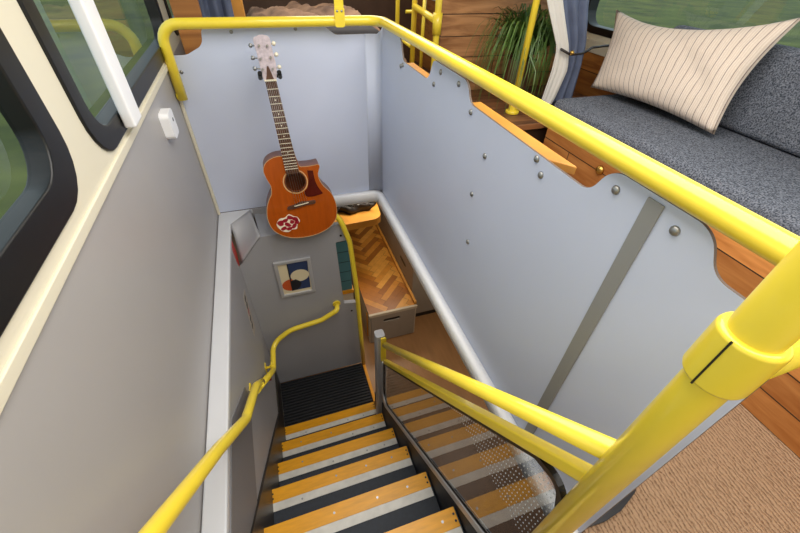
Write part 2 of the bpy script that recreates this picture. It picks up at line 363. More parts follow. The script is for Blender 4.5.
# angled gusset at the far end
bm=bmesh.new()
q=[(-.309,1.87,-.002),(-.205,1.985,-.002),(-.166,1.742,-.02),(-.294,1.742,-.178),(-.312,1.70,-.20)]
q=[Vector(p) for p in q]; g=[[bm.verts.new(q[0].lerp(q[1],a/8).lerp(q[3].lerp(q[2],a/8),b/8)) for b in range(9)] for a in range(9)]
for a in range(8):
    for b in range(8): bm.faces.new((g[a][b],g[a+1][b],g[a+1][b+1],g[a][b+1])).smooth=True
o=link('corner_gusset',mesh(bm,'gusset'),'lowpanel',lg); s=o.modifiers.new('s','SOLIDIFY'); s.thickness=.006; s.offset=0
plate('backing_plate',[(-.168,1.754),(-.125,1.762),(-.165,1.992),(-.19,1.992)],(0,0,-.040),X,Y,Z,0,.004,'plate_grey',lg)
# lower notch panel near the camera
plate('access_cover',spts([(.14,-.42),(.50,-.42),(1.0,-.34),(1.0,-.25),(.74,-.045),(.14,-.045)],.02),(-.312,0,0),Y,Z,X,0,.003,'extgrey',lg)
plate('skirting',[(.108,-.46),(.108,-.13),(.35,-.16),(1.40,-1.20),(1.748,-1.20),(1.748,-1.392),(1.30,-1.392)],(-.312,0,0),Y,Z,X,0,.01,'darktrim',lg)
tag(plate('red_mark',spts([(1.70,-.05),(1.76,-.02),(1.79,-.14),(1.74,-.22),(1.71,-.14)],.02),(-.312,0,0),Y,Z,X,.0,.0012,'red'),'red mark high on the grey side panel below the ledge','sticker')  # flat red patch on the side panel
nt=tag(plate('notice',[(1.50,-.52),(1.60,-.56),(1.66,-.30),(1.56,-.27)],(-.312,0,0),Y,Z,X,0,.0015,'notice_m'),'small printed notice with dark marks on the side panel above the handrail','notice')
for k in range(5):
    y0=1.572-.014*k; z0=-.325-.04*k
    plate('printed_mark',spts([(y0,z0),(y0+.04+random.random()*.02,z0+.006),(y0+.045+random.random()*.02,z0+.026),(y0+.01,z0+.026)],.006),(-.3104,0,0),Y,Z,X,0,.0008,'artdark' if k!=2 else 'dark_red',nt)

# lower panel under the guitar
pl=thing('lower_panel',(0,1.75,-1.392),'grey bulkhead panel at the foot of the stairs, carrying the small picture','panel')
plate('board',spts([(-.326,-1.392),(.338,-1.392),(.338,-.30),(.262,.0),(-.326,.0)],.0) if False else spts([(-.312,-1.392),(.333,-1.392),(.325,-.69),(.242,-.675),(.228,-.155),(.305,-.15),(.285,-.05),(.262,-.034),(-.168,-.034),(-.294,-.182),(-.312,-.205)],.008),(0,1.75,0),X,Z,Y,0,.03,'lowpanel',pl,bevel=.004)
box('cap',(-.172,1.752,-.06),(.24,1.998,-.042),'lowpanel',pl)
box('upstand',(-.374,1.994,-.06),(.24,1.999,-.002),'lowpanel',pl)
box('return_panel',(.20,1.78,-1.392),(.215,1.998,-.06),'lowpanel',pl)
for p in ((.262,-.11),(.29,-.76)): cyl('screw',(p[0],1.75,p[1]),(0,-1,0),.007,.003,'black',pl)
# picture
pc=thing('framed_picture',(-.03,1.745,-.36),'small framed abstract print with blue ground, cream oval and orange oval','picture')
PC=(-.033,1.7495,-.359)
plate('frame',[(-.104,-.140),(.104,-.140),(.104,.140),(-.104,.140)],PC,X,Z,(0,-1,0),0,.014,'alum',pc,holes=[[(-.084,-.120),(.084,-.120),(.084,.120),(-.084,.120)]],bevel=.002)
plate('mount',[(-.086,-.122),(.086,-.122),(.086,.122),(-.086,.122)],PC,X,Z,(0,-1,0),0,.005,'artcream',pc)
plate('blue_area',[(-.03,-.10),(.078,-.10),(.084,.118),(-.03,.118)],PC,X,Z,(0,-1,0),.005,.0056,'artblue',pc)
plate('orange_oval',circ(-.03,-.052,.055,30,.046),PC,X,Z,(0,-1,0),.0056,.0062,'artorange',pc)
plate('cream_oval',circ(.028,.012,.054,30,.046),PC,X,Z,(0,-1,0),.0062,.0068,'artcream',pc)
plate('dark_overlap',[(-.03,-.10),(-.03,-.02),(.0,-.012),(.02,-.03),(.03,-.052),(.018,-.08),(-.005,-.097)],PC,X,Z,(0,-1,0),.0068,.0072,'artdark',pc)
plate('dark_line',[(-.034,-.10),(-.028,-.10),(-.028,.118),(-.034,.118)],PC,X,Z,(0,-1,0),.0072,.0076,'artdark',pc)

# ================================================================ STAIRS
st=thing('staircase',(.01,.75,-1.392),'narrow staircase with dark treads and orange-yellow and white nosings','stairs')
ny=[.3217,.524,.739,.950,1.171,1.388]
R=.232; yb=.105
for k in range(6):
    z=-R*(k+1); y0=yb if k==0 else ny[k-1]; y1=ny[k]
    last=k==5
    tr=box('step',(-.311,y0-.01,z-R if not last else z-.1),(.342,y1-.002,z-.003),'tread',st)
    bm=bmesh.new(); plate_bm(bm,[(y1-.058,z),(y1,z),(y1,z-.03),(y1-.004,z-.03),(y1-.004,z-.004),(y1-.058,z-.004)],[],(0,0,0),Y,Z,X,-.308,.338)
    n1=link('yellow_nosing',mesh(bm,'n'),'nosing_y',st)
    box('white_strip',(-.308,y1-.092,z-.004),(.338,y1-.0585,z-.0005),'nosing_w',st)
    xs=[(-.3,y1-.02),(-.3,y1-.04),(.33,y1-.02),(.33,y1-.04)]
    for a,b in xs: cyl('screw',(a,b,z),(0,0,1),.004,.0012,'black',n1,8)
    for a in (-.18,-.02,.15,.26): cyl('screw',(a+random.uniform(-.03,.03),y1-random.choice((.03,.078)),z),(0,0,1),.0045,.0015,'steel',n1,8)
# landing with ribs
ld=thing('landing',(0,1.57,-1.392),'black ribbed rubber landing at the foot of the stairs with orange edge','landing')
box('deck',(-.311,1.386,-1.47),(.342,1.748,-1.402),'rubber',ld)
bm=bmesh.new(); k=0
while True:
    y=1.402+k*.0235
    if y>1.74: break
    plate_bm(bm,[(y,-1.402),(y+.013,-1.402),(y+.011,-1.391),(y+.002,-1.391)],[],(0,0,0),Y,Z,X,-.30,.335); k+=1
link('ribbed_mat',mesh(bm,'ribs'),'rubber',ld)
box('orange_edge',(.338,1.388,-1.47),(.36,1.749,-1.388),'orange_edge',ld,bevel=.002)
box('steel_edge',(-.316,1.39,-1.402),(-.302,1.748,-1.386),'grey_strip',ld)
box('riser_box',(-.311,1.388,LZ),(.342,1.748,-1.47),'darktrim',ld)

# ================================================================ GUITAR
CAMP=Vector((0,0,1.18))
_O=Vector((.0363,1.66,-.0305)); _A=Vector((-.00563,.26097,.96533)); _U=Vector((1,.00147,.00544))
GB=CAMP+(_O-CAMP)*(1.675/1.66); _T=_O+_A*.92; GT=CAMP+(_T-CAMP)*(1.80/_T.y)
GA=(GT-GB).normalized(); GU=Vector((1,0,0)); GU=(GU-GA*GU.dot(GA)).normalized(); GN=GA.cross(GU)
if GN.y<0: GN=-GN
GF=-GN; GO=GB
def g2(s_,t_):
    d=_O+_U*s_+_A*t_-CAMP; k=(GO-CAMP).dot(GN)/d.dot(GN); q=CAMP+d*k-GO; return (q.dot(GU),q.dot(GA))
def gp(s_,t_):
    a,b=g2(s_,t_); return GO+GU*a+GA*b
def gplate(name,outer,*a,**k):
    if 'holes' in k: k['holes']=[[g2(*p) for p in h] for h in k['holes']]
    return plate(name,[g2(*p) for p in outer],*a,**k)
gt=thing('acoustic_guitar',tuple(GO),'orange-brown cutaway acoustic guitar hanging on the far panel','guitar')
def smooth_loop(pts,n=5,corners=()):
    out=[]; N=len(pts)
    for i in range(N):
        p0,p1,p2,p3=[Vector(pts[(i+j)%N]) for j in(-1,0,1,2)]
        if i in corners: p0=p1
        if (i+1)%N in corners: p3=p2
        for k in range(n):
            t=k/n; out.append(tuple(.5*((2*p1)+(-p0+p2)*t+(2*p0-5*p1+4*p2-p3)*t*t+(-p0+3*p1-3*p2+p3)*t**3)))
    return out
body=[(.004,.436),(-.037,.438),(-.076,.427),(-.1,.407),(-.111,.378),(-.105,.34),(-.093,.302),(-.098,.264),(-.117,.233),(-.135,.19),(-.141,.13),(-.124,.075),(-.075,.033),(-.01,.014),(.067,.014),(.134,.031),(.185,.066),(.208,.11),(.211,.17),(.195,.225),(.163,.267),(.146,.301),(.143,.334),(.156,.368),(.150,.380),(.118,.377),(.083,.377),(.058,.384),(.05,.43)]
bl=smooth_loop(body,5,(24,28))
hole=circ(.027,.308,.046,32)
gplate('soundboard',bl,GO,GU,GA,GF,-.004,0,'guitar_top',gt,holes=[hole])
bm=bmesh.new()
# sides and back (open in front)
N_=len(bl); c0=Vector((.035,.2))
ring=[[bm.verts.new(gp(p[0],p[1])+GN*d) for p in bl] for d in (.001,.092)]
for i in range(N_):
    bm.faces.new((ring[0][i],ring[0][(i+1)%N_],ring[1][(i+1)%N_],ring[1][i])).smooth=True
bm.faces.new(ring[1])
link('body_shell',mesh(bm,'shell'),'guitar_side',gt)
bm=bmesh.new()
inn=[Vector(p)+(c0-Vector(p)).normalized()*.0025 for p in bl]
plate_bm(bm,[g2(*p) for p in bl],[[g2(*p) for p in inn]],GO,GU,GA,GF,0,.0012)
link('binding',mesh(bm,'b'),'tan',gt)
for nm,ro,ri,m_ in (('rosette',.060,.055,'tan'),('rosette',.052,.0465,'rosewood')):
    gplate(nm,circ(.027,.308,ro,36),GO,GU,GA,GF,0,.0012,m_,gt,holes=[circ(.027,.308,ri,36)])
gplate('pickguard',smooth_loop([(.092,.356),(.12,.352),(.122,.31),(.131,.272),(.152,.232),(.11,.224),(.072,.226),(.06,.249),(.080,.273),(.091,.308)],4,(0,1,4)),GO,GU,GA,GF,0,.0015,'guard',gt)
gplate('bridge',smooth_loop([(-.035,.176),(-.03,.190),(.0,.196),(.035,.206),(.07,.204),(.105,.203),(.103,.188),(.07,.186),(.035,.182),(.0,.176)],4),GO,GU,GA,GF,0,.009,'rosewood',gt,bevel=.002)
gplate('saddle',[(.0,.188),(.072,.197),(.072,.201),(.0,.192)],GO,GU,GA,GF,.009,.012,'ivory',gt)
# sticker on the guitar: a blossom-like dark red mark with white outline
import itertools
def blob(pts): return smooth_loop(pts,4)
so=[(-.104,.106),(-.085,.132),(-.058,.135),(-.036,.149),(-.014,.136),(.004,.128),(.013,.104),(-.002,.088),(-.010,.066),(-.034,.066),(-.052,.056),(-.076,.062),(-.094,.078)]
gplate('sticker',blob(so),GO,GU,GA,GF,0,.0008,'ivory',gt)
for i,(a,b,ra,rb,t) in enumerate([(-.083,.108,.014,.017,.3),(-.058,.119,.013,.010,.5),(-.033,.132,.014,.010,-.2),(-.008,.120,.015,.010,-.5),(-.002,.103,.010,.011,0),(-.020,.084,.015,.010,.8),(-.046,.073,.014,.010,.1),(-.073,.078,.014,.010,.6),(-.050,.096,.016,.010,-.6),(-.027,.107,.010,.010,.2)]):
    pts=[(a+1.15*ra*math.cos(q)*(1+.18*math.sin(3*q+i))*math.cos(t)-rb*math.sin(q)*math.sin(t),b+ra*math.cos(q)*math.sin(t)+rb*math.sin(q)*math.cos(t)*(1+.15*math.cos(2*q+i))) for q in [2*math.pi*k/14 for k in range(14)]]
    gplate('sticker_petal',pts,GO,GU,GA,GF,.0008,.0014,'dark_red',gt)
# neck + fretboard
nk=[(-.022,.760),(.025,.760),(.052,.352),(-.010,.352)]
gplate('fretboard',nk,GO,GU,GA,GF,.0,.012,'rosewood',gt)
gplate('neck',[(-.021,.762),(.024,.762),(.046,.41),(-.004,.41)],GO,GU,GA,GF,-.018,0,'guitar_side',gt,bevel=.006)
def nx(t): f=(.760-t)/(.760-.352); return -.022+f*.012, .025+f*.027
for i,t in enumerate([.727,.697,.667,.637,.611,.586,.563,.538,.516,.495,.476,.459,.443,.428,.414,.401,.388,.376]):
    a,b=nx(t); f=gplate('fret',[(a,t-.0012),(b,t-.0012),(b,t+.0012),(a,t+.0012)],GO,GU,GA,GF,.012,.0135,'ivory',gt)
for t in (.682,.624,.574,.527,.452): 
    a,b=nx(t); gplate('inlay_dot',circ((a+b)/2,t,.003,12),GO,GU,GA,GF,.012,.0126,'ivory',gt)
gplate('nut',[(-.024,.758),(.027,.758),(.027,.764),(-.024,.764)],GO,GU,GA,GF,0,.0145,'ivory',gt)
head=smooth_loop([(-.037,.915),(-.022,.927),(-.001,.932),(.024,.926),(.031,.913),(.032,.879),(.037,.819),(.031,.774),(.024,.759),(-.021,.759),(-.031,.777),(-.031,.812),(-.033,.862)],4,(8,9))
gplate('headstock',head,GO,GU,GA,GF,-.008,.006,'pearl',gt,bevel=.0015)
gplate('truss_cover',[(-.016,.765),(.017,.765),(.012,.785),(.004,.816),(-.003,.816),(-.010,.785)],GO,GU,GA,GF,.006,.0078,'rosewood',gt)
for (s,t),(bs,bt) in zip([(-.018,.893),(-.022,.845),(-.022,.805),(.015,.892),(.020,.848),(.020,.805)],[(-.048,.894),(-.049,.848),(-.050,.808),(.047,.898),(.050,.857),(.053,.809)]):
    base=gp(s,t)
    tp=cyl('tuning_post',base+GF*.006,GF,.0045,.010,'steel',gt,12)
    dome('tuner_button',gp(bs-.004,bt)+GN*.006,GF,.0085,.010,'ivory' if bs>0 else 'steel',gt)
    tube('tuner_shaft',[base+GN*.003,gp(bs,bt)+GN*.003],.0025,'steel',gt,8)
for i in range(6):
    f=i/5; a0=gp(-.017+f*.037,.762)+GF*.0155; a1=gp(.006+f*.060,.19+f*.008)+GF*.012
    tube('string',[a0,a1],.0006+.0002*(5-i)/5,'steel',gt,5)
gh=thing('guitar_hanger',(0,1.99,.72),'black padded wall hook holding the guitar headstock','hanger')
hc=gp(.003,.776)
box('wall_plate',(hc.x-.025,1.988,hc.z-.04),(hc.x+.025,1.9995,hc.z+.06),'black',gh,bevel=.003)
tube('arm',[(hc.x,1.99,hc.z+.01),(hc.x,hc.y+.06,hc.z-.012)],.006,'black',gh,10)
for s_ in (-1,1):
    tube('prong',[(hc.x,hc.y+.065,hc.z-.012),(hc.x+s_*.040,hc.y+.05,hc.z-.014),(hc.x+s_*.040,hc.y-.02,hc.z+.004)],.0065,'black',gh,12,fr=.01)
    tube('prong_pad',[(hc.x+s_*.040,hc.y,hc.z-.006),(hc.x+s_*.038,hc.y-.02,hc.z+.02)],.009,'black',gh,12)

# ================================================================ YELLOW RAILS
rl=thing('handrail',(WX,.1,.9),'thick yellow handrail running round the top of the stairwell panels','handrail')
tube('rail_tube',[(-.352,1.955,.62),(-.352,1.955,.905),(.565,1.955,.905),(.578,.09,.905),(.37,.09,.92)],.0205,'yellow',rl,24,fr=[0,.07,.075,.05,0])
tube('wall_foot',[(-.372,1.955,.635),(-.345,1.955,.635)],.016,'yellow',rl)
# upright strap fixed to the far rail
us=thing('stanchion',(.372,1.95,.92),'flat yellow upright clamped to the middle of the far handrail','stanchion')
box('strap',(.352,1.932,.925),(.392,1.938,1.76),'yellow',us,bevel=.002)
plate('clamp',rrect(.35,.885,.394,.96,.01),(0,1.934,0),X,Z,(0,-1,0),0,.006,'yellow',us,bevel=.002)
for x in (.362,.382): dome('bolt',(x,1.928,.945),(0,-1,0),.005,.003,'steel',us)
# post by the camera
PX,PY=.345,.09
po=thing('post',(PX,PY,0),'thick yellow vertical post at the top of the stairs with a clamp collar','post')
tube('pole',[(PX,PY,0),(PX,PY,1.76)],.0205,'yellow',po,28)
cyl('collar',(PX,PY,.885),(0,0,1),.027,.062,'yellow',po,32,bevel=.005)
tube('collar_branch',[(PX+.01,PY,.918),(PX+.085,PY,.918)],.0262,'yellow',po,28)
box('collar_gap',(PX-.0276,PY-.0008,.886),(PX-.0262,PY+.0008,.946),'black',po)
cyl('base_flange',(PX,PY,0),(0,0,1),.045,.012,'yellow',po,24,bevel=.003)
# balustrade
ba=thing('glass_balustrade',(.35,.65,-.8),'sloping glass screen with yellow rails on the right side of the stairs','balustrade')
BXX=.352
tube('top_rail',[(BXX,1.15,-.415),(BXX,.10,.683)],.0165,'yellow',ba,20)
box_pts=[(1.15,-.585),(1.15,-.545),(.105,.605),(.105,.555)]
plate('second_rail',[(1.155,-.585),(1.155,-.550),(.105,.610),(.105,.572)],(BXX,0,0),Y,Z,X,-.010,.014,'yellow',ba,bevel=.004)
ge=[(1.165,-.60),(.19,.475),(.125,.50),(.105,.44),(.105,.05),(.16,-.008),(1.165,-1.012)]
def pl2(pts,r): return [(p.x,p.y) for p in fillet([(a,b,0) for a,b in pts],r,6,True)]
gl=pl2(ge,[.01,.03,.03,.03,.03,.02,.06])
plate('glass_pane',gl,(BXX,0,0),Y,Z,X,-.003,.003,'screen_glass',ba)
def inset(poly,d):
    n=len(poly); out=[]
    area_=sum(poly[i-1][0]*poly[i][1]-poly[i][0]*poly[i-1][1] for i in range(n)); sg=1 if area_>0 else -1
    for i in range(n):
        p,a,b=Vector(poly[i]),Vector(poly[i-1]),Vector(poly[(i+1)%n]); t=(b-a).normalized(); out.append(tuple(p+Vector((-t.y,t.x))*d*sg))
    return out
plate('rubber_gasket',inset(gl,-.006),(BXX,0,0),Y,Z,X,-.006,.006,'black',ba,holes=[inset(gl,.007)])
fo=[(1.190,-.60),(1.190,-1.066),(.155,-.034),(.10,.02),(.10,.055),(.165,-.006),(1.168,-1.008),(1.168,-.60)]
plate('metal_frame',pl2(fo,[0,.05,.02,0,0,.02,.05,0]),(BXX,0,0),Y,Z,X,-.011,.011,'alum',ba,bevel=.002)
plate('stringer',[(1.38,-1.392),(1.38,-1.25),(1.19,-1.07),(.155,-.036),(.108,-.036),(.108,-.46),(1.0,-1.40)],(BXX,0,0),Y,Z,X,-.006,.008,'tread',ba)
# dotted band printed on the glass
bm=bmesh.new()
def dist_in(y,z): 
    return z < .475+(y-.19)*(-1.1026)-.02
for i in range(60):
    for j in range(84):
        y=.118+i*.0088; z=.49-j*.0190-(i%2)*.0095
        top=.475-(y-.19)*1.1026
        if not inside((y,z),inset(gl,.012)): continue
        band=max(.03,.36-(y-.1)*1.0)
        if top-z>band: continue
        plate_bm(bm,circ(y,z,.0015,6,.0023),[],(BXX,0,0),Y,Z,X,-.0036,-.0030)
dd=link('printed_dots',mesh(bm,'dots'),'dots',ba)
dd['kind']='stuff'; dd['label']='pattern of small pale dots on the glass'
tb=thing('short_post',(.352,1.20,-1.3),'short grey metal post ending the glass screen at the landing','post')
bm=bmesh.new(); plate_bm(bm,rrect(-.036,-.026,.014,.026,.012),[],(.352,1.222,0),X,Y,Z,-1.392,-.40)
link('post_body',mesh(bm,'pb'),'alum',tb,bevel=.003)
plate('yellow_bracket',rrect(-.015,-.60,.015,-.40,.008),(.352,1.19,0),X,Z,(0,-1,0),0,.008,'yellow',tb,bevel=.002)
cyl('bolt',(.352,1.183,-.47),(0,-1,0),.005,.003,'steel',tb)
# stanchion at right edge of the lower panel
sp=thing('stanchion',(.33,1.72,-1.392),'thin yellow curved stanchion down the right edge of the grey lower panel','stanchion')
tube('pole',[(.345,1.715,-1.388),(.338,1.715,-1.07),(.325,1.715,-.53),(.308,1.715,-.18),(.262,1.715,.0),(.20,1.715,.09)] if False else [(.348,1.728,-1.388),(.340,1.728,-1.0),(.330,1.728,-.53),(.308,1.728,-.15),(.262,1.728,.02),(.19,1.735,.10)],.0155,'yellow',sp,18,fr=.3)
# lower wall handrail
lr=thing('handrail',(-.27,1.0,-.4),'yellow handrail descending the left side of the stairs to the grey panel','handrail')
tube('lower_rail',[(.192,1.735,-.655),(.185,1.69,-.66),(.077,1.69,-.722),(-.133,1.69,-.752),(-.255,1.67,-.82),(-.268,1.47,-.83),(-.275,1.00,-.30)],.0165,'yellow',lr,20,fr=[0,.02,.08,.2,.08,.06,0])
tube('upper_rail',[(-.262,1.08,-.36),(-.262,.98,-.235),(-.262,.72,-.03),(-.268,.50,.24),(-.275,.22,.56),(-.28,.0,.80)],.0165,'yellow',lr,20,fr=.12)
tube('joint',[(-.278,1.03,-.335),(-.258,1.03,-.30)],.0185,'yellow',lr,16)
for y,z in ((1.06,-.345),(1.50,-.80)):
    tube('bracket',[(-.311,y,z-.03),(-.285,y,z-.03),(-.268,y,z)],.008,'yellow',lr,10,fr=.01)
    plate('bracket_plate',rrect(y-.022,z-.06,y+.022,z,.006),(-.312,0,0),Y,Z,X,0,.005,'yellow',lr)
cyl('mount_flange',(.192,1.749,-.655),(0,-1,0),.026,.01,'yellow',lr,20,bevel=.002)
tag(cyl('red_button',(-.312,1.47,-.90),(1,0,0),.016,.018,'dark_red'),'small red button on the side panel just under the lower handrail','button')

# white strip and detector on the left wall
tag(box('white_bar',(-.366,1.15,.787),(-.338,1.235,1.75),'white',bevel=.006),'white vertical plastic bar hanging in front of the left window','bar')
dt=thing('wall_sensor',(LX,1.60,.64),'small white rounded box fixed on the grey left wall','sensor')
plate('housing',rrect(1.545,.598,1.635,.690,.018),(LX-.002,0,0),Y,Z,X,0,.032,'white',dt,bevel=.005)
cyl('lens',(LX+.030,1.60,.655),(1,0,0),.007,.0015,'extgrey',dt,14)

# ================================================================ BENCH SEAT
bn=thing('bench_seat',(1.62,.7,0),'pine-fronted bench with dark grey tweed seat and back cushions','bench')
box('pine_front',(1.372,-1.2,0),(1.396,1.60,.505),'pine_bench',bn)
box('pine_end',(1.396,1.58,0),(1.955,1.60,.505),'pine_bench',bn)
box('seat_base',(1.40,-1.2,.46),(1.955,1.58,.505),'pine_side',bn)
def cushion(name,a,b,m,parent,seg=5,r=.035,tilt=None,puff=.008):
    bm=bmesh.new(); x0,y0,z0=a; x1,y1,z1=b
    v=[bm.verts.new((x,y,z)) for x in(x0,x1) for y in(y0,y1) for z in(z0,z1)]
    for f in((0,1,3,2),(4,6,7,5),(0,4,5,1),(2,3,7,6),(0,2,6,4),(1,5,7,3)): bm.faces.new([v[i] for i in f])
    bmesh.ops.recalc_face_normals(bm,faces=bm.faces)
    bmesh.ops.bevel(bm,geom=bm.edges[:]+bm.verts[:],offset=r,segments=seg,profile=.5,affect='EDGES')
    if tilt:
        for w in bm.verts: w.co.x+=tilt*(w.co.z-z0)
    for f in bm.faces: f.smooth=True
    return link(name,mesh(bm,name),m,parent)
cushion('seat_cushion',(1.372,-1.2,.508),(1.935,1.625,.612),'tweed',bn)
cushion('back_cushion',(1.835,-1.2,.614),(1.915,1.56,.925),'tweed',bn,r=.03,tilt=.12)
dome('brass_knob',(1.372,1.184,.43),(-1,0,0),.022,.02,'brass',bn)
# pillow
def pillow(name,TL,TR,BL,BR,puff,m,label,nrm):
    TL,TR,BL,BR=map(Vector,(TL,TR,BL,BR)); nrm=Vector(nrm).normalized(); bm=bmesh.new(); uvl=bm.loops.layers.uv.new('UVMap'); nu,nv=36,26
    def pt(u,v,s):
        p=(TL*(1-u)+TR*u)*(v)+(BL*(1-u)+BR*u)*(1-v)
        e=(1-abs(2*u-1)**2.6)*(1-abs(2*v-1)**2.6)
        # edges pulled in between the corners
        c=(TL+TR+BL+BR)/4
        pin=.10*(1-(2*u-1)**2)*abs(2*v-1)**3+.10*(1-(2*v-1)**2)*abs(2*u-1)**3
        p=p.lerp(c,pin)
        if v>.5: p.z-=.055*(1-(2*u-1)**2)*(2*v-1)**2
        w=noise.noise(Vector((u*3.1,v*2.7,1.3)))*.018*e+noise.noise(Vector((u*9-v*5,v*7,3.3)))*.008*(e**.5)
        w-= .012*e*math.exp(-((u*.8+v*.6-.85)/.06)**2)
        return p+nrm*(s*(puff*max(e,0)**.55)+ (w if s>0 else 0))
    for s in(1,-1):
        g=[[bm.verts.new(pt(i/nu,j/nv,s)) for j in range(nv+1)] for i in range(nu+1)]
        for i in range(nu):
            for j in range(nv):
                f=bm.faces.new((g[i][j],g[i+1][j],g[i+1][j+1],g[i][j+1])); f.smooth=True
                for lp,(a,b) in zip(f.loops,((i,j),(i+1,j),(i+1,j+1),(i,j+1))): lp[uvl].uv=(a/nu,b/nv)
    bmesh.ops.remove_doubles(bm,verts=bm.verts,dist=1e-5)
    return tag(link(name,mesh(bm,name),m),label,'pillow')
pillow('throw_pillow',(1.80,1.85,.95),(1.84,1.03,1.025),(1.625,1.665,.635),(1.675,.995,.635),.075,'pillow_m','cream pillow with fine grey stripes leaning on the dark grey bench',(-.9,0,.42))
pillow('throw_pillow',(1.86,1.60,.90),(1.86,1.1,.90),(1.80,1.76,.65),(1.80,1.2,.65),.03,'lining','plain cream cushion mostly hidden behind the striped pillow',(-.9,0,.42))

# ================================================================ PLANT CORNER
pb=thing('plant_box',(1.4,2.0,0),'dark-planked wooden box between the bench and the plank wall','box')
box('top',(1.0,1.66,.44),(1.95,2.29,.47),'dark_planks',pb,bevel=.003)
box('side',(1.02,1.68,0),(1.04,2.28,.44),'pine_side',pb); box('front',(1.04,1.68,0),(1.94,1.70,.44),'dark_planks',pb)
struct(box('wall_partition',(1.03,2.30,0),(BX-.02,2.34,1.76),'pine_wall'))
tag(box('black_box',(1.41,1.70,.472),(1.60,1.92,.53),'black',bevel=.006),'flat black object on the wooden box beside the bench end','box')
po2=thing('pole',(1.30,1.84,.47),'slim bright yellow pole standing on the wooden box in front of the plant','pole')
tube('tube',[(1.30,1.84,.47),(1.30,1.84,1.76)],.0165,'yellow',po2,20)
cyl('base_flange',(1.30,1.84,.471),(0,0,1),.037,.014,'yellow',po2,24,bevel=.003); cyl('base_socket',(1.30,1.84,.48),(0,0,1),.024,.04,'yellow',po2,20,bevel=.003)
pp=thing('potted_plant',(1.48,2.12,.47),'bushy green plant with long arching leaves in a brown pot','plant')
bm=bmesh.new(); tube_bm(bm,[(1.48,2.12,.472),(1.48,2.12,.50),(1.48,2.12,.66),(1.48,2.12,.68)],.08,24,taper=lambda t:.06+.03*t); link('pot',mesh(bm,'pot'),'pot',pp)
bm=bmesh.new()
for i in range(430):
    a=random.uniform(0,2*math.pi); L=random.uniform(.16,.40); rise=random.uniform(.10,.24)+.06*random.random(); w=random.uniform(.004,.009)
    r0=random.uniform(0,.05); d=Vector((math.cos(a),math.sin(a),0)); side=Vector((-d.y,d.x,0)); base=Vector((1.48,2.12,.68))+d*r0*.8; prev=None
    if d.y>0: L*=max(.3,1-.75*d.y)*.8; L=min(L,(2.28-base.y)/max(d.y,.05))
    if d.x>0: L*=1-.3*d.x
    drop=random.uniform(.25,.62)*L/.3+.06
    for k in range(11):
        t=k/10; p=base+d*(L*math.sin(t*math.pi/2*.95))+Vector((0,0,rise*math.sin(min(t*1.7,1.2)*math.pi/2)-drop*max(0,t-.3)**1.8))
        if p.x>1.33 and p.y<1.85: p.y=1.85
        ww=w*(1-t*.92)*(1 if k else .5); tw=Vector((0,0,.35*ww))
        v1=bm.verts.new(p+side*ww+tw); v2=bm.verts.new(p-side*ww-tw)
        if prev: bm.faces.new((prev[0],prev[1],v2,v1)).smooth=True
        prev=(v1,v2)
lf=link('foliage',mesh(bm,'fol'),'leaf',pp)
# curtain at the bench end
cu=thing('curtain',(1.55,1.8,1.0),'blue-grey curtain with white lining, tied back at the end of the bench','curtain')
def drape(name,prof,m,y0,folds,amp,th=.004,z0=None):
    """prof: list of (z, xL, xR)"""
    bm=bmesh.new(); g=[]; nu=48
    zs=[]; 
    for k in range(41):
        f=k/40; z=prof[0][0]+(prof[-1][0]-prof[0][0])*f
        for (za,la,ra),(zb,lb,rb) in zip(prof,prof[1:]):
            if zb<=z<=za+1e-9:
                t=(za-z)/(za-zb); zs.append((z,la+(lb-la)*t,ra+(rb-ra)*t)); break
    for z,l_,r_ in zs:
        g.append([bm.verts.new((l_+(r_-l_)*i/nu,y0+amp*min(1,(r_-l_)/.2+.3)*math.sin(i/nu*folds*2*math.pi+.25*math.sin(z*3))*(.7+.3*math.sin(i*.37)),z)) for i in range(nu+1)])
    for A,B in zip(g,g[1:]):
        for i in range(nu): bm.faces.new((A[i],A[i+1],B[i+1],B[i])).smooth=True
    o=link(name,mesh(bm,name),m,cu); s=o.modifiers.new('s','SOLIDIFY'); s.thickness=th; return o
drape('cloth',[(1.72,1.36,1.80),(1.0,1.37,1.56),(.80,1.49,1.63),(.70,1.515,1.64),(.48,1.47,1.65)],'curtain',1.80,3,.016)
drape('lining',[(1.72,1.28,1.38),(1.0,1.30,1.385),(.80,1.43,1.50),(.70,1.435,1.53),(.55,1.42,1.50),(.473,1.40,1.455)],'lining',1.768,.8,.008)
tube('tie_back',[(1.44,1.75,.80),(1.50,1.74,.775),(1.58,1.75,.775),(1.68,1.80,.79),(1.955,1.86,.79)],.006,'leather',cu,8,fr=.05)
dome('tie_knob',(1.50,1.735,.785),(0,-1,0),.012,.014,'brass',cu)

# ================================================================ BEYOND THE WELL
# yellow door frame by the aisle
fr=thing('rail_frame',(1.0,2.6,0),'yellow tubular frame of uprights and crossbars beside the plank wall','frame')
for i,(x,y,r) in enumerate(((.955,2.20,.018),(1.047,2.81,.018),(1.065,3.22,.016))):
    tube('upright',[(x,y,0),(x,y,1.76)],r,'yellow',fr,14)
tube('crossbar',[(.955,2.20,.86),(1.047,2.81,.86)],.018,'yellow',fr,14)
tube('crossbar',[(1.047,2.81,.62),(1.065,3.22,.62)],.014,'yellow',fr,14)
cyl('sleeve',(.955,2.20,.80),(0,0,1),.025,.10,'yellow',fr,18); cyl('sleeve',(.955,2.20,.42),(0,0,1),.022,.14,'yellow',fr,18)
f2=thing('rail_frame',(1.47,3.7,0),'thin yellow upright far back in the dark aisle','frame')
tube('upright',[(1.47,3.70,0),(1.47,3.70,1.0)],.016,'yellow',f2,12); tube('crossbar',[(1.47,3.70,.72),(1.30,3.7,.72)],.014,'yellow',f2,12)
